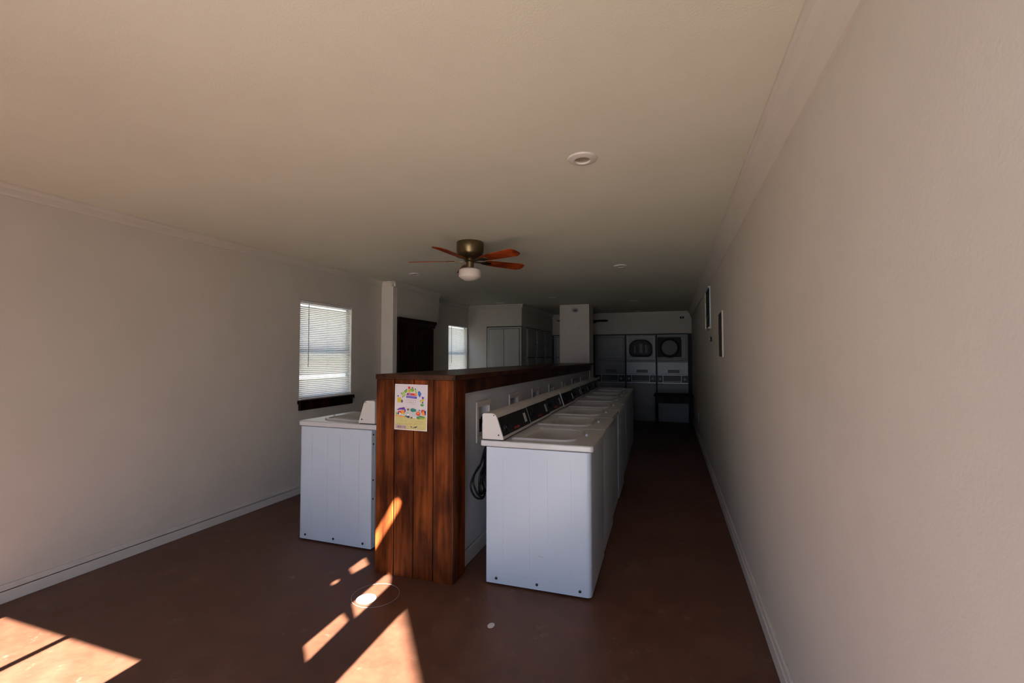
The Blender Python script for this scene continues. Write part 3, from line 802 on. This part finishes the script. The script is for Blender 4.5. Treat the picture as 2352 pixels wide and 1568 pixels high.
# dark table in front of the dryers
t = thing('side_table', 'dark wooden table with thin legs against the right wall before the dryers', 'table', (.055, 10.45, 0))
b = B(); prism(b, rrect(-.385, .40, -.33, .33, .02), 'z', .66, .69); obj('tabletop', b, 'tablewood', t, .006)
b = B(); bx(b, -.36, .385, -.30, .30, .52, .66); obj('apron', b, 'tablewood', t, .006)
for x in (-.34, .36):
    for y in (-.28, .28):
        b = B(); bx(b, x-.022, x+.022, y-.022, y+.022, 0, .53); obj('leg', b, 'tablewood', t, .004)

# ------------------------------------------------------------------ right wall fittings
t = thing('wall_grille', 'narrow dark metal grille on the right wall, lower and nearer one', 'wall grille', (XR, 4.845, 1.71))
b = B(); bx(b, -.010, 0, -.15, .15, -.215, .215); obj('back_plate', b, 'grille', t, .002)
b = B()
for k in range(26): bx(b, -.016, -.009, -.13, .13, -.20+k*.0158, -.194+k*.0158)
obj('louvres', b, 'grille', t)
b = B(); bx(b, -.012, 0, -.156, -.148, -.22, .22); bx(b, -.012, 0, .148, .156, -.22, .22); obj('side_rim', b, 'wall', t)
t = thing('return_air_vent', 'tall wall vent with pale near edge, higher and farther on right wall', 'air vent', (XR, 6.28, 2.10))
b = B(); bx(b, -.012, 0, -.25, .25, -.24, .24); obj('back_plate', b, 'grille', t)
b = B(); bx(b, -.014, 0, -.258, -.247, -.245, .25); obj('near_rim', b, 'enamel', t)
b = B(); bx(b, -.03, 0, .245, .262, -.245, .245); bx(b, -.028, 0, -.25, .25, -.26, -.24); bx(b, -.028, 0, -.25, .25, .24, .26); obj('outer_rim', b, 'wall', t)
b = B()
for k in range(24): bx(b, -.02, -.011, -.24, .24, -.235+k*.02, -.227+k*.02)
obj('louvres', b, 'grille', t)
t = thing('wall_mounted_thermostat', 'tiny dark thermostat on the right wall below the tall vent', 'thermostat', (XR, 5.93, 1.705))
b = B(); prism(b, rrect(-.03, .03, -.025, .025, .01), 'x', -.02, 0); obj('housing', b, 'black', t, .003)
b = B(); bx(b, -.024, -.02, -.012, .012, -.012, .012); obj('dial', b, 'grey_print', t)
t = thing('wall_outlet', 'white outlet plate low on the right wall near the dark table', 'outlet', (XR, 8.84, .42))
b = B(); bx(b, -.006, 0, -.04, .04, -.08, .08); obj('cover_plate', b, 'enamel', t, .002)
b = B(); bx(b, -.009, -.006, -.017, .017, .012, .045); bx(b, -.009, -.006, -.017, .017, -.045, -.012); obj('socket', b, 'plastic', t)
t = thing('smoke_detector', 'small dark device under the crown moulding at the right end above dryers', 'sensor', (.27, YB-.03, 2.40))
b = B(); prism(b, rrect(-.045, .045, -.022, .022, .012), 'y', -.03, .03); obj('housing', b, 'black', t, .004)
b = B(); bx(b, -.015, .015, -.034, -.03, -.008, .008); obj('lens', b, 'grey_print', t)

# ------------------------------------------------------------------ light
sun = bpy.data.lights.new('sun', 'SUN'); sun.energy = 160.0; sun.angle = math.radians(.42); sun.color = (1.0, .93, .83)
so = bpy.data.objects.new('sun', sun); C.objects.link(so)
so.rotation_euler = Vector((-DX, 1, -TE)).to_track_quat('-Z', 'Y').to_euler()
w = bpy.data.worlds.new('sky'); S.world = w; w.use_nodes = True
nt = w.node_tree; bg = nt.nodes['Background']
tc = nt.nodes.new('ShaderNodeTexCoord'); sp_ = nt.nodes.new('ShaderNodeSeparateXYZ'); nt.links.new(tc.outputs['Generated'], sp_.inputs[0])
rp = nt.nodes.new('ShaderNodeValToRGB'); rp.color_ramp.elements[0].color = (.56, .72, 1.0, 1); rp.color_ramp.elements[1].color = (.26, .46, 1.0, 1)
nt.links.new(sp_.outputs['Z'], rp.inputs[0]); nt.links.new(rp.outputs[0], bg.inputs[0])
bg.inputs[1].default_value = 7.2
# light portals in the openings (guide the sky light, give none themselves)
def portal(loc, rot, sx_, sy_):
    l = bpy.data.lights.new('sky_portal', 'AREA'); l.shape = 'RECTANGLE'; l.size = sx_; l.size_y = sy_; l.cycles.is_portal = True
    o = bpy.data.objects.new('sky_portal', l); C.objects.link(o); o.location = loc; o.rotation_euler = rot
portal(((DL+DR)/2, YF-.06, DH/2), (PI/2, 0, 0), DR-DL, DH)
portal(((W3[0]+W3[1])/2, YF-.06, (W3[2]+W3[3])/2), (PI/2, 0, 0), W3[1]-W3[0], W3[3]-W3[2])
portal((XL-.125, (W1[0]+W1[1])/2, (W1[2]+W1[3])/2), (0, -PI/2, 0), W1[3]-W1[2], W1[1]-W1[0])
portal((XL2-.125, (W2[0]+W2[1])/2, (W2[2]+W2[3])/2), (0, -PI/2, 0), W2[3]-W2[2], W2[1]-W2[0])

# ------------------------------------------------------------------ camera
cam = bpy.data.cameras.new('camera'); co = bpy.data.objects.new('camera', cam); C.objects.link(co); S.camera = co
cam.sensor_width = 36; cam.lens = 1047/2352*36; cam.clip_start = .02
yaw = math.radians(19.1); pit = math.radians(1.9126)
co.location = (0, 0, 1.49); co.rotation_euler = (PI/2+pit, 0, yaw)
cam.shift_y = (784-783)/2352

vs = S.view_settings
vs.view_transform = 'Standard'; vs.look = 'None'; vs.exposure = -.70; vs.gamma = 1; vs.use_curve_mapping = False
S.cycles.use_denoising = True
S.cycles.max_bounces = 10; S.cycles.diffuse_bounces = 6; S.cycles.transparent_max_bounces = 12
S.cycles.sample_clamp_indirect = 6
